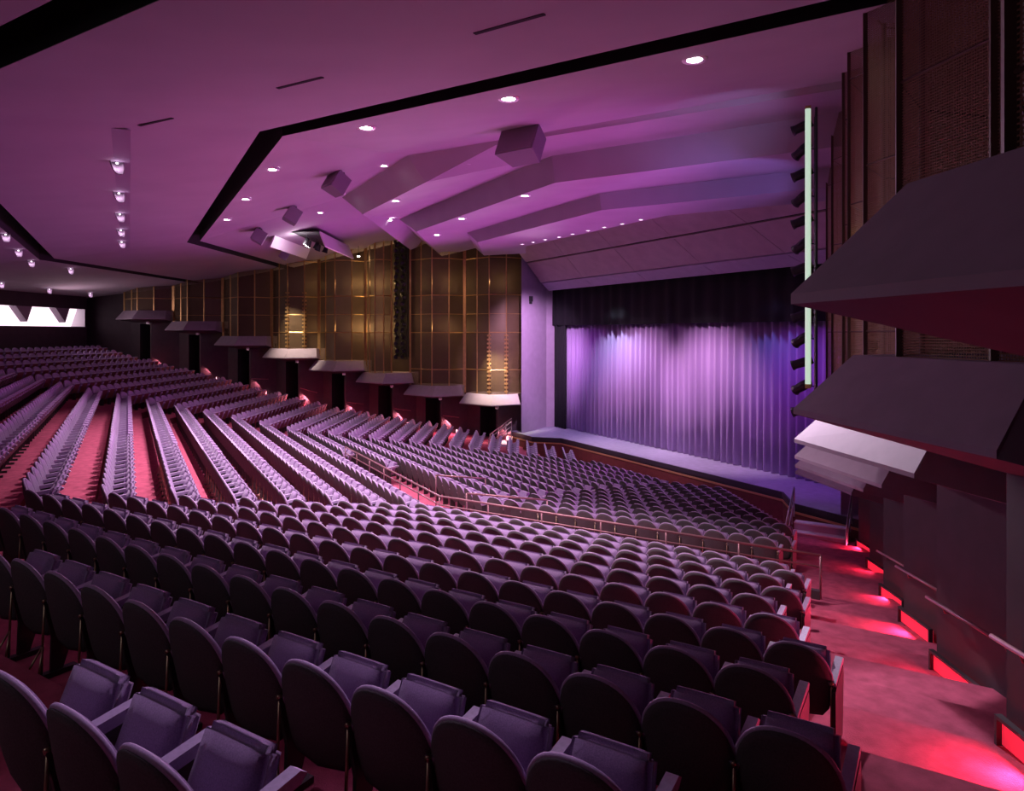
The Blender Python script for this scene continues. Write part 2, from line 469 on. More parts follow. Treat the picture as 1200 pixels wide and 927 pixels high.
mb = MB(); slab(mb, S2b, S1a, .3); ceil_objs.append(tag(mb.build('ceiling', M['ceil']), 'broad middle ceiling plane between the two black slots', 'ceiling', kind='structure'))
mb = MB(); slab(mb, S1b, F1, .3); ceil_objs.append(tag(mb.build('ceiling', M['ceil']), 'front ceiling plane with downlights, stage side of the black slot', 'ceiling', kind='structure'))
up = Vector((0, 0, .9))
for P, Q, lab in ((S2a, S2b, 'rear black slot running across the ceiling'), (S1a, S1b, 'front black slot running across the ceiling')):
    mb = MB()
    P2 = [p+Vector((0, 0, .28)) for p in P]; Q2 = [q+Vector((0, 0, .28)) for q in Q]
    strip(mb, [p+up for p in P2], [q+up for q in Q2]); strip(mb, P2, [p+up for p in P2]); strip(mb, [q+up for q in Q2], Q2)
    # black liner down the faces of the slot
    strip(mb, [p+Vector((0, .004, .005)) for p in P], [p+Vector((0, .004, .3)) for p in P]); strip(mb, [q+Vector((0, -.004, .3)) for q in Q], [q+Vector((0, -.004, .005)) for q in Q])
    tag(mb.build('ceiling_slot', M['slot']), lab, 'slot', kind='structure')
# stepped reflectors hung in front of the flat ceiling
E1 = tri_line(8.5, 5.4, 5.3, 4.92); tL = (E1[0].xy-E1[1].xy).length
c1 = at_h(425, 251, 4.6)
F1c = [F1[0], F1[1], F1[2], F1[2]+Vector((RD.x, RD.y, 0))*3.25, F1[3]]
E1 = [c1+Vector((-RD.x, RD.y, 0))*tL, c1, Vector((F1[2].x, c1.y, 4.6)), at_h(582, 169.5, 5.25), F1[3]+Vector((-.07, .16, -.13))]
E2 = tri_line(11.0, 7.1, 6.2, 5.22); E2b = tri_line(11.2, 5.5, 6.05, 4.47)
E3 = tri_line(13.86, 5.9, 4.6, 4.65, (6.0, 99)); E3b = tri_line(13.97, 5.0, 4.55, 4.11, (5.5, 99)); E4 = tri_line(16.5, 5.0, 4.9, 4.08, (3.0, 99))
def cloud(P, Q, Rr, lab):
    mb = MB(); u2 = Vector((0, 0, .12))
    for i in range(len(P)-1):
        mb.poly([P[i], Q[i], Q[i+1]]); mb.poly([P[i], Q[i+1], P[i+1]])
    strip(mb, Q, Rr)
    strip(mb, [q+Vector((0, .1, .12)) for q in Q], [p+Vector((0, .1, .12)) for p in P])
    strip(mb, [r+u2 for r in Rr], [q+Vector((0, .1, .12)) for q in Q]); strip(mb, Rr, [r+u2 for r in Rr])
    strip(mb, [p+Vector((0, .1, .12)) for p in P], P)
    for i in (0, -1):
        mb.quad(P[i], P[i]+Vector((0, .1, .12)), Q[i]+Vector((0, .1, .12)), Q[i]); mb.quad(Q[i], Q[i]+Vector((0, .1, .12)), Rr[i]+u2, Rr[i])
    o = mb.build('ceiling_reflector', M['cloud'], weld=True); tag(o, lab, 'ceiling reflector', 'stepped ceiling reflectors above the stage front'); return o
E2c = [E2[0], E2[1], E2[1].lerp(E2[2], .78), E2[2], E2[3]]
ceil_objs.append(cloud(F1c, E1, E2c, 'wide angled ceiling reflector farthest from the stage, below the flat ceiling edge'))
ceil_objs.append(cloud(E2, E2b, E3, 'angled ceiling reflector in the middle of the three steps'))
ceil_objs.append(cloud(E3, E3b, E4, 'angled ceiling reflector nearest the stage with a row of tiny lights'))
# upper void above the reflectors and behind the towers, so that no daylight leaks in
mb = MB()
mb.quad((-62, -20, 7.5), (12, -20, 7.5), (12, 26, 7.5), (-62, 26, 7.5))
mb.quad((-62, 26, -8), (-62, 26, 7.5), (12, 26, 7.5), (12, 26, -8))
mb.quad((-62, -20, -8), (12, -20, -8), (12, -20, 7.5), (-62, -20, 7.5))
mb.quad((-62, -20, -8), (-62, -20, 7.5), (-62, 26, 7.5), (-62, 26, -8))
mb.quad((12, -20, -8), (12, 26, -8), (12, 26, 7.5), (12, -20, 7.5))
mb.quad((-62, -20, -8), (-62, 26, -8), (12, 26, -8), (12, -20, -8))
tag(mb.build('wall_outer', M['dark']), 'dark outer shell of the building behind towers and ceiling', 'wall', kind='structure')

bv = []
for o in ceil_objs:
    me_ = o.data; bv.append(BVHTree.FromPolygons([v.co for v in me_.vertices], [tuple(p.vertices) for p in me_.polygons]))
def hit_ceiling(px, py):
    best = None
    for b in bv:
        loc, nor, idx, dist = b.ray_cast(Vector((0, 0, 0)), ray(px, py))
        if loc and (best is None or dist < best[2]): best = (loc, nor, dist)
    return best

# ------------------------------------------------------------------ side walls: lower wall, ledges, grille towers
NBAY = {1: 7, -1: 8}
def uvq(a, b, z0, z1):
    L = (Vector(b[:2])-Vector(a[:2])).length
    return [(0, z0), (L, z0), (L, z1), (0, z1)]
side_name = {1: 'right', -1: 'left'}
for sd in (1, -1):
    wl = MB(); dv = MB()
    nb = NBAY[sd]
    for i in range(nb):
        sc, lz = SC[i], LZ[i]
        zt, zb = lz+.05, lz-3.7
        s0, s1 = BND[i], BND[i+1]
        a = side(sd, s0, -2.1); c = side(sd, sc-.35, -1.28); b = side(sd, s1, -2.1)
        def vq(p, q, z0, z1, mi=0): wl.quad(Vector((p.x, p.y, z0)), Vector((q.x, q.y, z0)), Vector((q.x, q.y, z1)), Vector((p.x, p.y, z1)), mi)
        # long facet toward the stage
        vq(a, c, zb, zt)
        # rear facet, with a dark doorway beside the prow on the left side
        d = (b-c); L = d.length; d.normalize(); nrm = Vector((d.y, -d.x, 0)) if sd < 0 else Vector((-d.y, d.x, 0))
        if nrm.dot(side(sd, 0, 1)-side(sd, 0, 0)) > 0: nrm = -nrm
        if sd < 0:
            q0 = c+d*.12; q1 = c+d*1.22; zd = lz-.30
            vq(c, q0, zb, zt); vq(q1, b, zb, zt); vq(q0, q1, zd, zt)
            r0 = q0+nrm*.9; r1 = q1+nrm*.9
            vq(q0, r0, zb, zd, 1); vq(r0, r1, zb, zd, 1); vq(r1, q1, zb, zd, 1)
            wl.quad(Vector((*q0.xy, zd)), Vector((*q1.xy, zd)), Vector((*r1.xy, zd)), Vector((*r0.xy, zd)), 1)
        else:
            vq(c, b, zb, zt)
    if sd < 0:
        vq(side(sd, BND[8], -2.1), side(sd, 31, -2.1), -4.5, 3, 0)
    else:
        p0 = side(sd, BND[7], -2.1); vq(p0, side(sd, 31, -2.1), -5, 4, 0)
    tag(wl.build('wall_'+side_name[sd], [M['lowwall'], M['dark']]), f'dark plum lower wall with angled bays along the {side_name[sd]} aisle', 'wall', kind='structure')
    for i in range(nb):
        sc, lz = SC[i], LZ[i]
        # ---- ledge
        lip = [side(sd, sc-1.72, -.75), side(sd, sc-.35, .38), side(sd, sc+1.72, -.75)]
        top = [side(sd, sc-1.50, -1.15), side(sd, sc-.35, -.12), side(sd, sc+1.42, -1.05)]
        und = [side(sd, sc-1.30, -2.3), side(sd, sc-.35, -1.30), side(sd, sc+1.35, -2.3)]
        bk = [side(sd, sc-1.50, -2.4), side(sd, sc+1.42, -2.4)]
        L3 = [Vector((*p.xy, lz)) for p in lip]; L3b = [Vector((*p.xy, lz-.05)) for p in lip]
        T3 = [Vector((*p.xy, lz+.50)) for p in top]; U3 = [Vector((*p.xy, lz-(.48 if sd > 0 else .24))) for p in und]
        B3 = [Vector((*p.xy, lz+.50)) for p in bk]; B0 = [Vector((*p.xy, lz-(.48 if sd > 0 else .24))) for p in bk]
        mb = MB()
        for j in range(2):
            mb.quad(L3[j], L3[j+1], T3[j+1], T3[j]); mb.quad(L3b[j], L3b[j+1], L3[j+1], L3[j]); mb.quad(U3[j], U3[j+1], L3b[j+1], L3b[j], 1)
        mb.poly([T3[0], T3[1], T3[2], B3[1], B3[0]])
        mb.poly([L3[0], T3[0], B3[0], B0[0], U3[0], L3b[0]]); mb.poly([L3[2], L3b[2], U3[2], B0[1], B3[1], T3[2]])
        ledge_desc = {0: 'nearest the stage'}.get(i, f'{ORD[i+1]} from the stage')
        o = mb.build('tower_ledge', [M['ledge'], M['lowwall']], weld=True)  # underside takes the darker wall colour: shade painted in against the red spill
        tag(o, f'angled grey ledge under the {side_name[sd]} wall grille, {ledge_desc}', 'ledge', f'tower ledges along the {side_name[sd]} wall')
        # ---- grille tower
        zt = 5.9 if sc < 9 else (4.9 if sc < 14 else 4.2)
        zt0 = lz+.50
        pl = [(BND[i]+.04, -1.55), (sc-.95, -.75), (sc-.05, -.45), (sc+.75, -.95), (BND[i+1]-.04, -1.55)]
        if i == 1: pl[4] = (6.36, -1.25)
        if i == 2: pl = [(7.46, -1.15), (7.72, -.62), (8.2, -.50), (8.7, -.95), (BND[3]-.04, -1.55)]
        P = [side(sd, *q) for q in pl]
        if sd > 0: P = P
        root = empty('grille_tower', Vector((*P[2].xy, zt0)), 0, None, None)
        org = Vector((*P[2].xy, zt0))
        dsc = ('amber lit ' if (sd < 0 and i in (0, 1, 2, 4)) else '')+'wire mesh tower bay'
        tag(root, f'{dsc} on the {side_name[sd]} wall, {ledge_desc}', 'grille', f'grille towers along the {side_name[sd]} wall')
        mm = M['goldmesh'] if sd < 0 else M['nearmesh']
        for j in range(4):
            p, q = P[j]-org*1, P[j+1]-org*1
            p = Vector((p.x, p.y, 0)); q = Vector((q.x, q.y, 0)); hz = zt-zt0
            g = MB(); g.quad(p, q, q+Vector((0, 0, hz)), p+Vector((0, 0, hz)), 0, uvq(p, q, 0, hz)); g.build('mesh_panel', mm, root)
        for j in range(5):
            p = P[j]-org; g = MB(); w_ = .026 if j in (1, 2, 3) else .045
            M4 = Matrix.Translation((p.x, p.y, 0)) @ Matrix.Rotation(math.atan2(U.y, U.x)*(1 if sd > 0 else -1), 4, 'Z')
            g.box((-w_, -w_, 0), (w_, w_, zt-zt0), 0, M4)
            if j in (1, 2) and i in (0, 4) and sd < 0:
                for q in range(15):
                    zz = .1+q*.22; g.box((-w_-.07, -w_-.07, zz), (w_+.07, w_+.07, zz+.10), 0, M4)
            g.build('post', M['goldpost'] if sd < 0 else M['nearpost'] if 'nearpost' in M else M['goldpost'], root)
        z = -2.9
        bars = [zz for zz in (-2.05, .02, 1.05, 2.1, 4.15) if zt0+.25 < zz < zt-.1]
        for zz in bars:
            g = MB()
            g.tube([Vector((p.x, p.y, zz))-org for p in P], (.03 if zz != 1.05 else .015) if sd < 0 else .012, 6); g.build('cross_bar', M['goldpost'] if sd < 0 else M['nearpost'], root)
        # backing behind the mesh
        g = MB(); p, q = side(sd, BND[i], -2.35), side(sd, BND[i+1], -2.35)
        g.quad(Vector((*p.xy, zt0-.6)), Vector((*q.xy, zt0-.6)), Vector((*q.xy, 7.4)), Vector((*p.xy, 7.4)))
        g2 = g.build('wall_'+side_name[sd]+'_backing', M['backing']); tag(g2, f'brown wall behind the {side_name[sd]} wire mesh, bay {ledge_desc}', 'wall', kind='structure')
        # ---- little lamp under each ledge
        if sd < 0:
            p = side(sd, sc-.38, -.95); lp = MB()
            lp.lathe([(0, 0), (.09, 0), (.10, .10), (.05, .16), (.05, .20)], 12, Matrix.Translation((p.x, p.y, lz-.32)))
            lp.lathe([(0, -.002), (.085, -.002)], 12, Matrix.Translation((p.x, p.y, lz-.32)), 1)
            tag(lp.build('ledge_lamp', [M['whitepaint'], M['doorlamp']], smooth=True), f'small white lamp under the left ledge {ledge_desc}', 'lamp', 'lamps under the left ledges')

# ------------------------------------------------------------------ step lights at the foot of each bay
def step_light(sd, i, s, p, z, m, lab, L=.7, H=.22, dirv=None):
    a = side(sd, s, p); b = side(sd, s+L, p-.30 if sd > 0 else p-.2)
    d = (b-a).normalized(); nrm = Vector((-d.y, d.x, 0))
    if nrm.dot(side(sd, 0, 1)-side(sd, 0, 0)) < 0: nrm = -nrm
    t = empty('step_light', (a.x, a.y, z), 0, lab, 'light', f'step lights along the {side_name[sd]} aisle')
    ang = math.atan2(d.y, d.x); M4 = Matrix.Rotation(ang, 4, 'Z'); s_ = 1 if (Matrix.Rotation(ang, 4, 'Z') @ Vector((0, 1, 0))).dot(nrm) > 0 else -1
    g = MB(); Lc = (b-a).length
    g.box((0, 0, H), (Lc, .06*s_, H+.03), 0, M4); g.box((-.03, 0, 0), (0, .06*s_, H+.03), 0, M4); g.box((Lc, 0, 0), (Lc+.03, .06*s_, H+.03), 0, M4)
    g.build('frame', M['lowwall'], t, weld=True)
    g = MB(); g.box((0, -.02*s_, .01), (Lc, .015*s_, H), 0, M4); g.build('lens', m, t, weld=True)
    return (a+b)/2+nrm*.15+Vector((0, 0, z+H*.7)), nrm
def floor_z_at_side(s):
    """tread height along the side aisle"""
    q = A+U*s+N*(-1.0)
    best = None
    for k in range(NREAR+1, -16, -1):
        y, w, z = row(k); J = Vector((XC+w, y))
        if (q-J).dot(RN) >= -.16: best = z
    return best if best is not None else row(13)[2]
for i in range(7):
    s = SC[i]-.30
    z = floor_z_at_side(s+.2)
    pos, nrm = step_light(1, i, s, -1.25, z, M['steplight'], f'red glowing step light at the foot of the right wall, {ORD[i+1]} from the stage', L=.8)
    lights('AREA', 'step_lamp', pos+Vector((0, 0, .02)), 24 if i > 2 else 14, (1, .05, .14), .22, pos+nrm*1.2+Vector((0, 0, -.30)))
for i in range(8):
    s = SC[i]-1.2
    z = floor_z_at_side(s)
    pos, nrm = step_light(-1, i, s, -1.72, z, M['pinklight'], f'pink glowing step light at the foot of the left wall, {ORD[i+1]} from the stage', L=.7)
    lights('AREA', 'step_lamp', pos+Vector((0, 0, .5))+nrm*.2, (40 if i == 0 else 90) if i < 5 else 25, (1, .26, .34), .4, pos+nrm*1.6+Vector((0, 0, -.5)))
# right wall handrails
for i in range(2, 7):
    sc = SC[i]; z = floor_z_at_side(sc)+.9
    a = side(1, sc-.3, -1.22, z); b = side(1, sc+1.3, -1.82, z+.05)
    n_ = (side(1, 0, 1)-side(1, 0, 0)).normalized()*.06
    t = empty('wall_handrail', (a.x, a.y, z), 0, f'short wall handrail above the right aisle, {ORD[i-1]} from the stage end', 'handrail', 'handrails on the right wall')
    o0 = Vector((a.x, a.y, z)); g = MB(); g.tube([a+n_-o0, b+n_-o0], .022, 8); g.build('rail', M['rail'], t, smooth=True)
    for f in (.2, .85):
        p = a.lerp(b, f)-o0; g = MB(); g.tube([p-n_*.6+Vector((0, 0, -.07)), p+n_*.6+Vector((0, 0, -.07)), p+n_], .012, 6); g.build('bracket', M['rail'], t, smooth=True)
for i in range(1, 6):
    sc = SC[i]; 
    a = side(-1, sc-1.25, -1.85); b = side(-1, sc-.45, -1.30)
    za, zb_ = floor_z_at_side(sc-1.25)+.9, floor_z_at_side(sc-.45)+.95
    n_ = (side(-1, 0, 1)-side(-1, 0, 0)).normalized()*.08
    o0 = Vector((a.x, a.y, za)); t = empty('wall_handrail', o0, 0, f'short wall handrail above the left aisle, {ORD[i]} from the stage end', 'handrail', 'handrails on the left wall')
    p, q = Vector((a.x, a.y, za))+n_-o0, Vector((b.x, b.y, zb_))+n_-o0
    g = MB(); g.tube([p, q], .02, 8); g.build('rail', M['rail'], t, smooth=True)
    g = MB(); m_ = p.lerp(q, .5); g.tube([m_-n_*1.2, m_-Vector((0, 0, .05)), m_], .012, 6); g.build('bracket', M['rail'], t, smooth=True)

# ------------------------------------------------------------------ rear wall with lit cove
w_, yb = 15.0, -9.7
RW = [Vector((XC-w_-RD.x*15.2, yb+RD.y*15.2)), Vector((XC-w_, yb)), Vector((XC+w_, yb)), Vector((XC+w_+RD.x*14, yb+RD.y*14))]
mb = MB()
for i in range(3):
    for z0, z1 in ((-4, .38), (1.48, 3.2)):
        mb.quad(Vector((*RW[i], z0)), Vector((*RW[i+1], z0)), Vector((*RW[i+1], z1)), Vector((*RW[i], z1)))
tag(mb.build('wall_rear', M['lowwall']), 'dark rear wall of the hall behind the last rows', 'wall', kind='structure')
dL = (RW[1]-RW[0]).normalized(); nL = Vector((-dL.y, dL.x)) ; 
if nL.dot(Vector((XC, 5))-RW[0]) < 0: nL = -nL
t = empty('light_cove', (RW[0].x, RW[0].y, .38), 0, 'long bright white light cove high in the rear wall at far left', 'light cove')
o0 = Vector((RW[0].x, RW[0].y, .38))
def lc(s, d, z): q = RW[0]+dL*s-nL*d; return Vector((q.x, q.y, z))-o0
g = MB(); g.quad(lc(.2, .9, .36), lc(15.4, .9, .36), lc(15.4, .5, 1.5), lc(.2, .5, 1.5)); g.build('glowing_back', M['cove'], t)
g = MB(); g.quad(lc(.2, 0, .38), lc(15.4, 0, .38), lc(15.4, .9, .36), lc(.2, .9, .36)); g.quad(lc(.2, 0, 1.48), lc(15.4, 0, 1.48), lc(15.4, .9, 1.5), lc(.2, .9, 1.5)); g.quad(lc(.2, 0, .3), lc(.2, .9, .3), lc(.2, .9, 1.5), lc(.2, 0, 1.5)); g.build('cove_lining', M['whitepaint'], t)
for k in range(4):
    s = 1.9+k*3.3; g = MB()
    g.add([lc(s-.2, .0, 1.48), lc(s+1.1, .0, 1.48), lc(s+.2, .0, .62), lc(s-.2, .4, 1.48), lc(s+1.1, .4, 1.48), lc(s+.2, .4, .62)], [(0,1,2),(5,4,3),(0,3,4,1),(1,4,5,2),(2,5,3,0)])
    g.build('triangular_fin', M['ledge'], t, weld=True)
lights('AREA', 'cove_lamp', (RW[0].x+5.5, RW[0].y-1.0, .9), 60, (1, .7, .82), 2.0, (RW[0].x+8, RW[0].y+4, 2.4))

# ------------------------------------------------------------------ proscenium, stage, curtain
xl, xr = -35.3, -12.7
HP = [(18.0, 4.75), (19.3, 3.86), (20.7, 2.83), (21.5, 2.42)]
t = empty('proscenium_header', (XC, 20, 3.5), 0, 'sloping mauve header of wide panels above the stage opening', 'header')
o0 = Vector((XC, 20, 3.5))
for j in range(3):
    (y0, z0), (y1, z1) = HP[j], HP[j+1]; gy = .05; 
    nb_ = 5
    g = MB()
    for q in range(nb_):
        f0, f1 = .03, .97
        xe0, xe1 = 9.2+(y0-18)*.54, 9.2+(y1-18)*.54
        x0 = XC-xe0+2*xe0*q/nb_+.012; x1 = XC-xe0+2*xe0*(q+1)/nb_-.012; x2 = XC-xe1+2*xe1*(q+1)/nb_-.012; x3 = XC-xe1+2*xe1*q/nb_+.012
        a = Vector((x0, y0+(y1-y0)*f0, z0+(z1-z0)*f0))-o0; b = Vector((x1, a.y+o0.y, a.z+o0.z))-o0
        c = Vector((x2, y0+(y1-y0)*f1, z0+(z1-z0)*f1))-o0; d = Vector((x3, c.y+o0.y, c.z+o0.z))-o0
        th = Vector((0, .05, .06))
        g.add([a, b, c, d, a+th, b+th, c+th, d+th], [(0,1,2,3),(7,6,5,4),(0,4,5,1),(1,5,6,2),(2,6,7,3),(3,7,4,0)])
    g.build('header_band', M['header'] if j < 2 else M['purplewall'], t, weld=True)
pr = [(y+.09, z+.08) for y, z in HP]+[(22.4, 2.5), (22.4, 6.5), (18.1, 6.5)]
g = MB(); n_ = len(pr)
vs_ = [Vector((XC-9.2-(y-18)*.52, y, z))-o0 for y, z in pr]+[Vector((XC+9.2+(y-18)*.52, y, z))-o0 for y, z in pr]
g.add(vs_, [tuple(range(n_)), tuple(range(2*n_-1, n_-1, -1))]+[(i, n_+i, n_+(i+1) % n_, (i+1) % n_) for i in range(n_)])
g.build('backing', M['dark'], t, weld=True)
# side walls of the proscenium
for sd, xa in ((-1, xl), (1, xr)):
    g = MB(); a0 = side(sd, -.15, -.9); a1 = Vector((xa, 21.45, 0)); a2 = Vector((xa, 23.2, 0))
    for p, q in ((a0, a1), (a1, a2)):
        g.quad(Vector((*p.xy, -6.8)), Vector((*q.xy, -6.8)), Vector((*q.xy, 6.5)), Vector((*p.xy, 6.5)))
    tag(g.build('wall_stage_'+side_name[sd], M['purplewall']), f'purple lit wall beside the stage opening on the {side_name[sd]}', 'wall', kind='structure')
    # junction box / small exit device on the purple wall
p = (side(-1, -.15, -.9)).lerp(Vector((xl, 21.45, 0)), .38)
g = MB(); g.box((-.12, -.12, 0), (.12, .12, .30)); g.box((-.07, -.10, -.14), (.07, .10, 0))
o = g.build('wall_speaker', M['black'], bevel=.01); o.location = (p.x+.05, p.y-.1, 1.75); tag(o, 'small black box high on the purple wall left of the stage', 'wall speaker')

ZS = -5.5
SE = [(-36.3, 18.75), (-32.3, 18.75), (-31.2, 19.85), (-17.0, 19.85), (-15.75, 18.85), (-12.2, 18.85)]
t = empty('stage', (XC, 20, ZS), 0, 'low stage with grey boards, red-brown front and gold trim line', 'stage'); o0 = Vector((XC, 20, ZS))
g = MB(); g.prism([(x-XC, y-20) for x, y in SE]+[(-12.2-XC, 3.4), (-36.3-XC, 3.4)], -.02, 0); g.build('stage_floor', M['stagefloor'], t)
def fr(z0, z1, off, name, m):
    g = MB()
    for i in range(len(SE)-1):
        a, b = Vector(SE[i]), Vector(SE[i+1]); d = (b-a).normalized(); n = Vector((d.y, -d.x))*off
        a, b = a+n-d*0, b+n
        for (p, q) in ((a, b),):
            w = Vector((-d.y, d.x))*.06
            g.add([(p.x-XC, p.y-20, z0), (q.x-XC, q.y-20, z0), (q.x+w.x-XC, q.y+w.y-20, z0), (p.x+w.x-XC, p.y+w.y-20, z0), (p.x-XC, p.y-20, z1), (q.x-XC, q.y-20, z1), (q.x+w.x-XC, q.y+w.y-20, z1), (p.x+w.x-XC, p.y+w.y-20, z1)],
                  [(0,3,2,1),(4,5,6,7),(0,1,5,4),(1,2,6,5),(2,3,7,6),(3,0,4,7)])
    return g.build(name, m, t)
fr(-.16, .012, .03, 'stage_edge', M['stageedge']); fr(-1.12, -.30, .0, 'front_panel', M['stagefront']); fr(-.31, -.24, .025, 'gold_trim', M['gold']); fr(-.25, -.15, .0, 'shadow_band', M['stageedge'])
# stage stairs
def stairs(pos, rz, wd, lab, rails):
    n = 4; h = (ZS-zf)/(n+1)
    t = empty('stage_stairs', (*pos, zf), rz, lab, 'stairs'); x0, x1 = -wd/2, wd/2
    for q in range(n):
        g = MB(); g.box((x0, -(n-q)*.30, 0), (x1, 0, (q+1)*h-.03)); g.build('step', M['purplewall'], t)
        g = MB(); g.box((x0, -(n-q)*.30-.02, (q+1)*h-.03), (x1, -(n-q)*.30+.29, (q+1)*h+.005)); g.build('step_nosing', M['whitepaint'], t)
    for xx in rails:
        g = MB(); g.tube([(xx, -n*.30-.05, 0), (xx, -n*.30-.05, .98), (xx, -.05, .98+n*h), (xx, -.05, n*h+.1)], .028, 8)
        g.tube([(xx, -n*.30-.05, .55), (xx, -.05, .55+n*h)], .018, 8)
        for f in (.35, .7): g.tube([(xx, -(1-f)*n*.30, .2+f*n*h), (xx, -(1-f)*n*.30, .98+f*n*h)], .014, 6)
        g.build('handrail', M['steel'], t, smooth=True)
stairs((-14.25, 18.35), R(29.3), 1.5, 'small white edged stairs up to the stage at right', (-.8, .8))
stairs((-33.75, 18.35), R(-29.3), 1.5, 'small white stairs with steel handrail at the far left of the stage', (-.8, .8))
# curtain
def curtain(name, x0, x1, y, z0, z1, folds, amp, m, lab, cat):
    g = MB(); n = folds*8; rnd = random.Random(3); ph = [rnd.uniform(-.9, .9) for _ in range(folds+2)]; am = [rnd.uniform(.55, 1.2) for _ in range(folds+2)]
    cols = []
    for i in range(n+1):
        u = i/8; k = int(u); f = u-k
        a = am[k]*(1-f)+am[k+1]*f; p = ph[k]*(1-f)+ph[k+1]*f
        cols.append((x0+(x1-x0)*i/n, amp*a*math.sin(2*math.pi*u+p)))
    for zz in (z0, z0+(z1-z0)*.5, z1):
        g.v += [(x, y+dy*(1.15 if zz == z0 else 1 if zz < z1 else .7), zz) for x, dy in cols]
    L = n+1
    for r in range(2):
        for i in range(n): g.f.append((r*L+i, r*L+i+1, (r+1)*L+i+1, (r+1)*L+i)); g.mi.append(0)
    o = g.build(name, m, smooth=True); s_ = o.modifiers.new('thick', 'SOLIDIFY'); s_.thickness = .012
    return tag(o, lab, cat)
curtain('stage_curtain', xl+.1, xr-.1, 22.25, ZS+.02, 1.2, 58, .15, M['curtain'], 'tall pleated violet stage curtain, closed, lit from the front', 'curtain')
curtain('border_curtain', xl+.05, xr-.05, 21.85, .42, 2.6, 26, .05, M['blackcloth'], 'wide black border curtain hanging above the violet curtain', 'curtain')
curtain('side_curtain', xl+.1, xl+1.3, 21.95, ZS+.02, 2.5, 4, .07, M['blackcloth'], 'narrow black leg curtain at the left edge of the stage opening', 'curtain')

# ------------------------------------------------------------------ railing in front of the first row behind the cross aisle
y0_, w0_, z0_ = row(0)
def rail_line(off):
    y = y0_+off; w = w0_-.44*off
    JR = Vector((XC+w, y)); E = JR+RD*(rlen(0)+.1)
    S = Vector((XC-1.6, y))
    return [S, JR, E]
RL = rail_line(.98)
t = empty('aisle_railing', (RL[1].x, RL[1].y, z0_), 0, 'long double bar railing along the cross aisle in front of the seats', 'railing'); o0 = Vector((RL[1].x, RL[1].y, z0_))
for h_, r_, nm in ((.82, .026, 'top_rail'), (.60, .018, 'lower_rail')):
    g = MB(); g.tube([Vector((p.x, p.y, z0_+h_))-o0 for p in RL], r_, 8); g.build(nm, M['rail'], t, smooth=True)
for a, b in ((RL[0], RL[1]), (RL[1], RL[2])):
    L = (b-a).length; n = int(L/1.45)
    for q in range(n+1 if b is RL[2] else n):
        p = a.lerp(b, q/n); g = MB(); g.tube([Vector((p.x, p.y, z0_))-o0, Vector((p.x, p.y, z0_+.82))-o0], .02, 8); g.build('post', M['rail'], t, smooth=True)
# kerb under the railing
g = MB()
for a, b in ((RL[0], RL[1]), (RL[1], RL[2])):
    d = (b-a).normalized(); n = Vector((-d.y, d.x))*.06
    g.add([Vector((*(a-n), z0_))-o0, Vector((*(b-n), z0_))-o0, Vector((*(b+n), z0_))-o0, Vector((*(a+n), z0_))-o0, Vector((*(a-n), z0_+.16))-o0, Vector((*(b-n), z0_+.16))-o0, Vector((*(b+n), z0_+.16))-o0, Vector((*(a+n), z0_+.16))-o0],
          [(0,3,2,1),(4,5,6,7),(0,1,5,4),(1,2,6,5),(2,3,7,6),(3,0,4,7)])
g.build('kerb', M['lowwall'], t)
# gate rails beyond the corner
P0 = Vector((RL[1].x-1.1, RL[1].y+1.9)); P1 = P0+Vector((1.9, 1.5))
zg = row(-2)[2]
for q, (pa, lab) in enumerate((((RL[1]+Vector((-.3, .9)), RL[1]+Vector((1.0, 2.6))), 'short sloping rail just beyond the railing corner'), ((Vector((RL[1].x-2.9, RL[1].y+1.1)), Vector((RL[1].x-2.2, RL[1].y+2.4))), 'short rail with two posts left of the railing corner'))):
    t = empty('aisle_handrail', (*pa[0], zg), 0, lab, 'handrail'); o0 = Vector((*pa[0], zg))
    a, b = Vector((*pa[0], zg+.95))-o0, Vector((*pa[1], zg+.85))-o0
    g = MB(); g.tube([a, b], .025, 8); g.build('rail', M['rail'], t, smooth=True)
    for p in (a, b):
        g = MB(); g.tube([p, Vector((p.x, p.y, -.1))], .022, 8); g.build('post', M['rail'], t, smooth=True)

# ------------------------------------------------------------------ ceiling fixtures
def downlight(px, py, r, lab, m, energy, col=(1, .75, .88), ang=95, grp='recessed ceiling downlights'):
    h = hit_ceiling(px, py)
    if not h: return
    p = h[0]
    t = empty('downlight', (p.x, p.y, p.z), 0, lab, 'downlight', grp)
    g = MB(); g.lathe([(r*.8, -.02), (r*1.25, -.025), (r*1.3, .0), (r*1.2, .04)], 16); g.build('trim_ring', M['whitepaint'], t, smooth=True)
    g = MB(); g.lathe([(0, -.018), (r*.5, -.020), (r*.85, -.012), (r*.85, .03)], 16); g.build('lens', m, t, smooth=True)
    if energy: lights('SPOT', 'downlight_lamp', (p.x, p.y, p.z-.10), energy, col, .12, (p.x, p.y, p.z-5), ang, .7)
B = [(814, 69), (596, 115), (429, 149), (318, 198), (287, 233), (265, 257)]
for i, (x, y) in enumerate(B): downlight(x, y, .15, f'round downlight beside the long black slot, {ORD[i+1]} from the right wall', M['lamp'], [300, 2600, 3000, 2800, 2600, 2000][i])
for i, (x, y) in enumerate([(449.5, 193.8), (399.8, 227), (375, 249)]): downlight(x, y, .13, f'round downlight along the front edge of flat ceiling, {ORD[i+1]} from the speaker', M['lamp'], 1100)
for i, (x, y) in enumerate([(546, 193), (463, 235), (456, 258)]): downlight(x, y, .15, f'round downlight in the widest angled reflector, {ORD[i+1]} from the right', M['lamp'], 420)
for i, (x, y) in enumerate([(615, 229), (541, 256), (512, 275)]): downlight(x, y, .15, f'round downlight in the middle angled reflector, {ORD[i+1]} from the right', M['lamp'], 420)
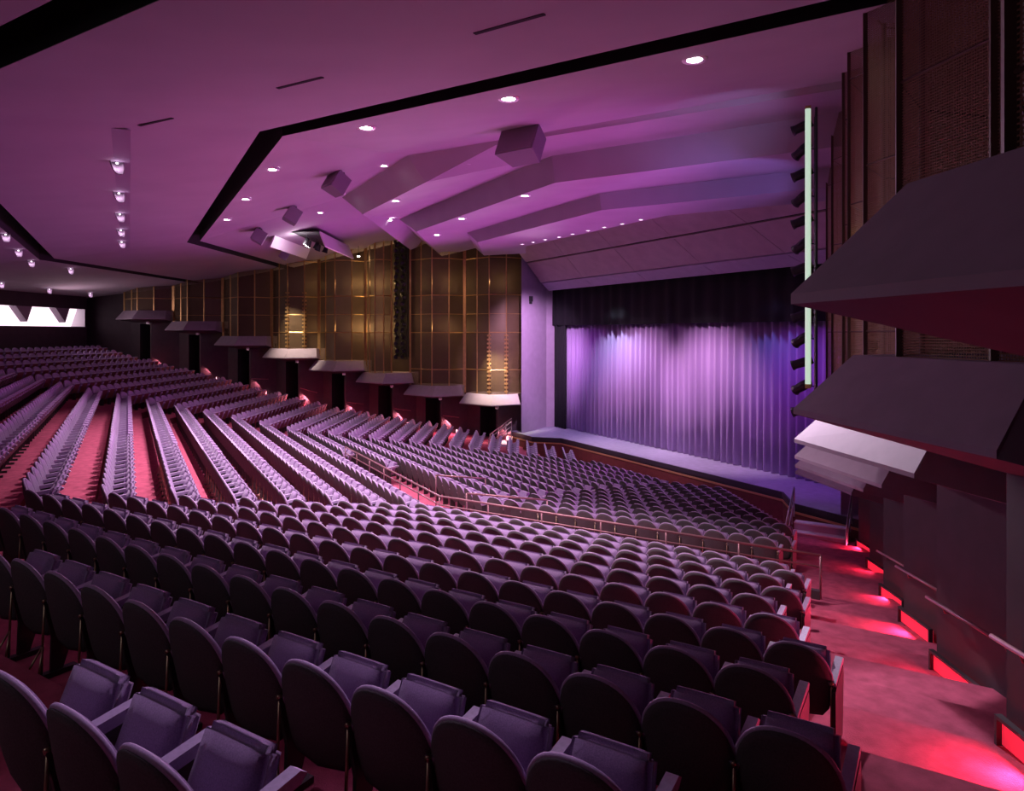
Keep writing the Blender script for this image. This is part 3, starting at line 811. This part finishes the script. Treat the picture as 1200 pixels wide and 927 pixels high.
HR = [(612, 286), (625, 283.5), (639, 280.5), (655, 277.5), (671, 274), (689, 270), (708, 266), (729, 262), (751, 257)]
for i, (x, y) in enumerate(HR): downlight(x, y, .085, f'tiny downlight at the edge above the stage header, {ORD[i+1]} from left', M['lampsmall'], 60, (1, .6, .9), 80, 'tiny lights above the header')
# flush ceiling grilles (dark slits)
for i, ((ax, ay), (bx, by)) in enumerate((((325, 103), (378, 90)), ((163, 147), (202, 138)), ((556, 39), (638, 16)))):
    h0, h1 = hit_ceiling(ax, ay), hit_ceiling(bx, by)
    if not (h0 and h1): continue
    a, b = h0[0], h1[0]; d = (b-a).normalized(); n = Vector((-d.y, d.x, 0)).normalized()*.03
    dz = Vector((0, 0, -.012)); g = MB(); g.add([a-n+dz, b-n+dz, b+n+dz, a+n+dz, a-n, b-n, b+n, a+n], [(0,3,2,1),(4,5,6,7),(0,1,5,4),(1,2,6,5),(2,3,7,6),(3,0,4,7)])
    tag(g.build('ceiling_slit', M['slot']), ['thin black air slit in the middle ceiling, nearest the slot corner', 'thin black air slit in the middle ceiling, above the scoop lamps', 'faint thin black air slit near the top of the picture'][i], 'air slit')
# loudspeaker boxes hung from the ceiling
def speaker(px, py, w, h, d, yaw, pitch, lab, drop=.35):
    hc = hit_ceiling(px, py-12)
    p = hc[0]
    t = empty('ceiling_speaker', (p.x, p.y, p.z-drop), yaw, lab, 'loudspeaker', 'loudspeakers hung from the ceiling')
    M4 = Matrix.Rotation(pitch, 4, 'X')
    g = MB(); n = [(-w/2, -d/2), (w/2, -d/2), (w*.36, d/2), (-w*.36, d/2)]
    vs_ = [M4 @ Vector((x, y, z)) for z in (-h/2, h/2) for x, y in n]
    g.add(vs_, [(0,3,2,1),(4,5,6,7),(0,1,5,4),(1,2,6,5),(2,3,7,6),(3,0,4,7)]); g.build('cabinet', M['speakerbox'], t, weld=True, bevel=.015)
    g = MB(); g.box((-w/2+.03, -d/2-.025, -h/2+.03), (w/2-.03, -d/2+.005, h/2-.03), 0, M4); g.build('front_cloth', M['speaker'], t)
    g = MB(); g.box((-w*.35, -.05, h*.35), (w*.35, .12, h*.35+.12)); 
    for sx in (-1, 1): g.tube([(sx*w*.3, .03, h*.3), (sx*w*.3, .03, drop+.1)], .02, 6)
    g.build('hanger', M['black'], t)
    return t
speaker(613, 162, 1.15, .70, .60, R(24), R(-24), 'big grey loudspeaker box hanging at the edge of the flat ceiling', .45)
speaker(395, 214, .75, .55, .5, R(10), R(-30), 'grey loudspeaker box on the ceiling left of the angled reflectors', .35)
speaker(343, 254, .75, .55, .5, R(-5), R(-30), 'grey loudspeaker box on the ceiling beside the bright lighting hatch', .35)
speaker(304, 280, .75, .55, .5, R(-10), R(-30), 'grey loudspeaker box on the ceiling near the slot corner', .35)
speaker(333, 305, .55, .40, .4, R(-10), R(-30), 'small grey loudspeaker box under the lighting hatch flap', .3)
# open lighting hatch with white flaps and lamps
a = hit_ceiling(352, 272)[0]
t = empty('lighting_hatch', (a.x, a.y, a.z), 0, 'open ceiling hatch with long white flaps and a glaring lamp inside', 'lighting hatch')
ld = Vector((-RD.x, RD.y, 0)); ln = Vector((RD.y, RD.x, 0))
ang = math.atan2(ld.y, ld.x); M4 = Matrix.Rotation(ang, 4, 'Z')
L_ = 5.0
g = MB(); g.box((-.5, -1.0, -.06), (L_, 1.0, -.03), 0, M4); g.build('dark_opening', M['dark'], t)
for sy, nm in ((1, 'flap'), (-1, 'flap')):
    g = MB(); M5 = M4 @ Matrix.Translation((0, sy*1.0, -.03)) @ Matrix.Rotation(R(-68*sy), 4, 'X')
    g.box((-.4, 0 if sy > 0 else -.75, -.03), (L_, .75 if sy > 0 else 0, .03), 0, M5); g.build(nm, M['whitepaint'], t)
for q in range(5):
    g = MB(); M5 = M4 @ Matrix.Translation((.3+q*.8, -.2+.15*(q % 2), -.42)) @ Matrix.Rotation(R(200), 4, 'X')
    g.lathe([(0, -.18), (.10, -.18), (.12, .0), (.15, .15)], 12, M5); g.tube([M5 @ Vector((0, 0, -.1)), (M5 @ Vector((0, 0, -.1)))+Vector((0, 0, .42))], .015, 6)
    s_ = g.build('stage_lamp', M['black'], t, smooth=True)
    if q < 2:
        g = MB(); g.lathe([(0, .149), (.14, .15)], 12, M5); g.build('lens', M['bulb'], s_)
lights('POINT', 'hatch_lamp', a+Vector((0, 0, -.45)), 60, (1, .85, .95), .1)
# bright lamp at the head of the amber bay
p = side(-1, SC[3]-1.6, -.2, 4.35)
t = empty('flood_lamp', p, 0, 'small glaring flood lamp at the top of the amber grille bays', 'lamp')
g = MB(); g.lathe([(0, .14), (.06, .12), (.10, 0), (.11, -.02)], 12); g.tube([(0, 0, .12), (0, 0, .9)], .015, 6); g.build('housing', M['black'], t, smooth=True)
g = MB(); g.lathe([(0, -.09), (.06, -.06), (.085, 0)], 12); g.build('bulb', M['bulb'], t, smooth=True)
# scoop lamps in recessed strips
def scoops(pts, lab, grp, face):
    hs = [hit_ceiling(x, y) for x, y in pts]
    for i, h in enumerate(hs):
        if not h: continue
        p = h[0]; t = empty('scoop_lamp', (p.x, p.y, p.z), 0, lab.format(ORD[i+1]), 'scoop lamp', grp)
        M5 = Matrix.Rotation(R(face), 4, 'Z')
        vs_ = []; n = 9
        for j in range(5):
            ph = R(90*j/4)
            for k in range(n):
                th = R(-90+180*k/(n-1)); vs_.append(M5 @ Vector((.05+.13*math.cos(th)*math.cos(ph)-.16*math.sin(ph), .12*math.sin(th)*math.cos(ph)**.6 if j < 4 else 0, -.30*math.sin(ph))))
        fs_ = [(j*n+k, j*n+k+1, (j+1)*n+k+1, (j+1)*n+k) for j in range(4) for k in range(n-1)]
        g = MB(); g.add(vs_, fs_); o = g.build('hood', M['ledge'], t, smooth=True); q = o.modifiers.new('thick', 'SOLIDIFY'); q.thickness = .015
        g = MB(); g.lathe([(0, 0), (.025, -.01), (.025, -.03), (0, -.04)], 10, M5 @ Matrix.Translation((.04, 0, -.03))); g.build('bulb', M['lampsmall'], t, smooth=True)
        lights('POINT', 'scoop_glow', p+Vector((0, 0, -.14)), .9, (1, .7, 1), .03)
strip_pts = [(138, 188), (140, 224), (141, 249), (142, 268), (143, 282)]
a, b = hit_ceiling(136, 150)[0], hit_ceiling(145, 290)[0]
d = (b-a).normalized(); n = Vector((-d.y, d.x, 0)).normalized()*.22; dz = Vector((0, 0, -.012))
g = MB(); g.add([a-n+dz, b-n+dz, b+n+dz, a+n+dz, a-n, b-n, b+n, a+n], [(0,3,2,1),(4,5,6,7),(0,1,5,4),(1,2,6,5),(2,3,7,6),(3,0,4,7)])
tag(g.build('lamp_strip', mat('strip_grey', (.30, .25, .33), .8)), 'grey strip on the ceiling that carries the row of scoop lamps', 'strip')
scoops(strip_pts, 'white hooded scoop lamp on the grey ceiling strip, {} from the top', 'scoop lamps on the ceiling strip', 200)
scoops([(7, 273), (22, 292), (37, 305)], 'white hooded scoop lamp at far left behind the rear slot, {} from left', 'scoop lamps behind the rear slot', 200)
scoops([(2, 331), (58, 338), (83, 314), (106, 343)], 'white hooded scoop lamp above the rear rows, {} from left', 'scoop lamps above the rear rows', 200)

# ------------------------------------------------------------------ lighting ladders in the side slots
def ladder(sd, s, p, z0, z1, lab):
    o0 = side(sd, s, p, z0); t = empty('lighting_ladder', o0, 0, lab, 'lighting ladder')
    du = (side(sd, 1, 0)-side(sd, 0, 0)); dn = (side(sd, 0, 1)-side(sd, 0, 0))
    g = MB()
    for sx in (-.35, .35): g.tube([du*sx, du*sx+Vector((0, 0, z1-z0))], .03, 6)
    nr = int((z1-z0)/(.36 if sd < 0 else .5))
    for q in range(nr+1): g.tube([du*-.35+Vector((0, 0, q*(z1-z0)/nr)), du*.35+Vector((0, 0, q*(z1-z0)/nr))], .02, 6)
    g.build('frame', M['ladder'], t)
    for q in range(nr):
        for sx in ((-.2, .2) if sd < 0 else (-.1,)):
            c = du*sx+dn*.28+Vector((0, 0, (q+.5)*(z1-z0)/nr)); 
            dirv = (du*-.6+dn*.7+Vector((0, 0, -.5))).normalized() if q % 2 else (du*-.2+dn*.9+Vector((0, 0, -.3))).normalized()
            M5 = Matrix.Translation(c) @ dirv.to_track_quat('Z', 'Y').to_matrix().to_4x4()
            g = MB(); g.lathe([(0, -.22), (.09, -.22), (.11, -.05), (.10, .14), (.12, .22), (.09, .20), (0, .17)], 10, M5)
            g.tube([M5 @ Vector((.13, 0, 0)), M5 @ Vector((.13, 0, -.1)), c-dn*.28], .012, 5)
            g.build('stage_lamp', M['ladder'], t, smooth=True)
    return t
ladder(-1, 6.91, -1.25, -1.5, 5.3, 'black lighting ladder crowded with stage lamps between the left grilles')
ladder(1, 6.35, -.05, -2.0, 4.9, 'black lighting ladder of stage lamps beside the pale tube on the right')
g = MB(); p = side(-1, 6.91, -1.9)
du = (side(-1, 1, 0)-side(-1, 0, 0))*.62
g.quad(Vector((*(p-du).xy, -1.4)), Vector((*(p+du).xy, -1.4)), Vector((*(p+du).xy, 7)), Vector((*(p-du).xy, 7)))
tag(g.build('wall_left_recess', M['dark']), 'black recess behind the left lighting ladder', 'wall', kind='structure')
# pale vertical tube by the right tower
p = at_h(945, 300, 1.9)
p = side(1, 7.0, .12); q = to_px((p.x, p.y, 0))
t = empty('tube_light', (p.x, p.y, -1.1), 0, 'tall pale green-white tube light on the edge of the right tower', 'tube light')
g = MB(); g.tube([(0, 0, 0), (0, 0, 5.9)], .06, 10); g.build('tube', M['tube'], t, smooth=True)
g = MB(); g.box((-.06, .08, -.1), (.06, .18, 6.0), 0, Matrix.Rotation(R(37), 4, 'Z')); g.build('back_channel', M['goldpost'], t)

# ------------------------------------------------------------------ lights
W = lights
MAG = (.95, .17, .95); VIO = (.52, .25, 1.0); PINK = (1, .62, .85)
# magenta wash on the ceiling from the lighting positions on both sides and the stage lip
W('SPOT', 'ceiling_wash', side(-1, 4, .9, -2.5), 1900, MAG, .4, (-24, 4, 4.5), 120, .8)
W('SPOT', 'ceiling_wash', side(1, 4, .9, -2.5), 1250, MAG, .4, (-22, 4, 4.5), 120, .8)
W('SPOT', 'ceiling_wash', (XC, 19.4, -5.2), 2400, MAG, .5, (XC+3, 5, 4.5), 110, .9)
# violet beams that rake the reflectors at right
W('SPOT', 'violet_beam', side(1, 5.6, .5, .5), 420, (.35, .25, 1), .08, (-15.5, 15, 4.6), 55, .5)
# front-of-house light on the seats from the stage side
W('SPOT', 'house_front_light', (XC-3, 17.2, 3.2), 900, (1, .74, .92), .3, (XC+4, 2, -4), 100, .8)
W('SPOT', 'house_front_light', side(-1, 6.4, .8, 3.3), 4200, (.97, .74, 1), .3, (-9.5, 5.5, -3.8), 46, .8)
W('SPOT', 'violet_beam', side(1, 9.5, .6, 2.6), 260, (.55, .45, 1), .08, (-12.8, 12.3, 5.15), 55, 1.0)
W('SPOT', 'stair_light', side(1, 3.4, 1.6, 2.0), 260, (.72, .42, 1), .1, (-14.0, 18.2, -5.9), 26, .7)
W('SPOT', 'near_downlight', (-6.2, 2.6, 3.3), 720, (.90, .66, 1), .1, (-2.7, .1, -1.7), 40, .8)
W('AREA', 'rear_fill_light', (-4.5, -4.5, 1.9), 20, (.95, .9, 1), 3, (-9, 8, -4))  # added soft fill behind the camera, no fixture there; lifts the dark seat backs
# curtain
for x, e, c in ((-32, 560, (.60, .10, 1)), (-27.5, 2300, (1, .58, .90)), (-22.8, 2300, (1, .58, .90)), (-17.5, 650, (.50, .08, 1))):
    W('SPOT', 'curtain_light', (x, 15.0, 3.6), e*2.3, c, .15, (x, 22.2, -3.8), 50, .95)
W('SPOT', 'stage_light', (XC-5, 20.6, 2.3), 900, (.70, .72, 1), .2, (XC-5, 20.7, -5.5), 100, .8)
W('SPOT', 'stage_light', (XC+5, 20.6, 2.3), 200, (.25, .30, 1), .2, (XC+5, 20.7, -5.5), 100, .8)
W('SPOT', 'side_wall_light', (XC-4, 17.5, 2.5), 4600, (.92, .52, 1), .2, (-34.2, 19.8, -1.0), 55, .8)
# amber lamps behind and at the foot of the left grilles
for i, e in ((0, 50), (1, 45), (2, 110), (3, 70), (4, 12)):
    W('POINT', 'amber_lamp', side(-1, SC[i]-.4+(1.2 if i == 2 else 0), -1.6, 0.3 if i else -1.8), e, (1, .62, .25), .1)
    W('POINT', 'amber_lamp', side(-1, SC[i]-.4+(1.2 if i == 2 else 0), -1.7, 2.9), e*.7, (1, .62, .25), .1)
W('SPOT', 'grille_light', side(-1, 5, 9, 3.4), 300, (1, .66, .42), .2, side(-1, 5.4, -1, .3), 50, .9)
for i, e in ((0, 22), (4, 16)):
    W('SPOT', 'ledge_spot', side(-1, SC[i]-.45, 1.5, LZ[i]+4.6), e*150, (1, .82, .62), .06, side(-1, SC[i]-.45, -.45, LZ[i]+1.0), 46, 1.0)
# lamp that hits the right ledges
W('SPOT', 'ledge_spot', side(1, 11.6, 1.5, .6), 1000, (1, .82, 1), .06, side(1, 13.7, .1, -1.25), 42, .5)
W('POINT', 'amber_lamp', side(1, 9.4, -1.5, 1.6), 14, (1, .62, .30), .1)

# ------------------------------------------------------------------ world, camera, view
w = D.worlds.new('World'); bpy.context.scene.world = w; w.use_nodes = True
w.node_tree.nodes['Background'].inputs[0].default_value = (.02, .02, .022, 1); w.node_tree.nodes['Background'].inputs[1].default_value = .2
cam = D.cameras.new('Camera'); co = D.objects.new('Camera', cam); C.objects.link(co)
cam.sensor_width = 36; cam.lens = F/1200*36; cam.shift_y = (390-463.5)/1200; cam.clip_start = .02; cam.clip_end = 300
co.location = (0, 0, 0); co.rotation_euler = (R(90), 0, AZ)
sc_ = bpy.context.scene; sc_.camera = co
sc_.view_settings.view_transform = 'Standard'; sc_.view_settings.look = 'None'; sc_.view_settings.gamma = 1; sc_.view_settings.exposure = 0
sc_.view_settings.use_curve_mapping = False
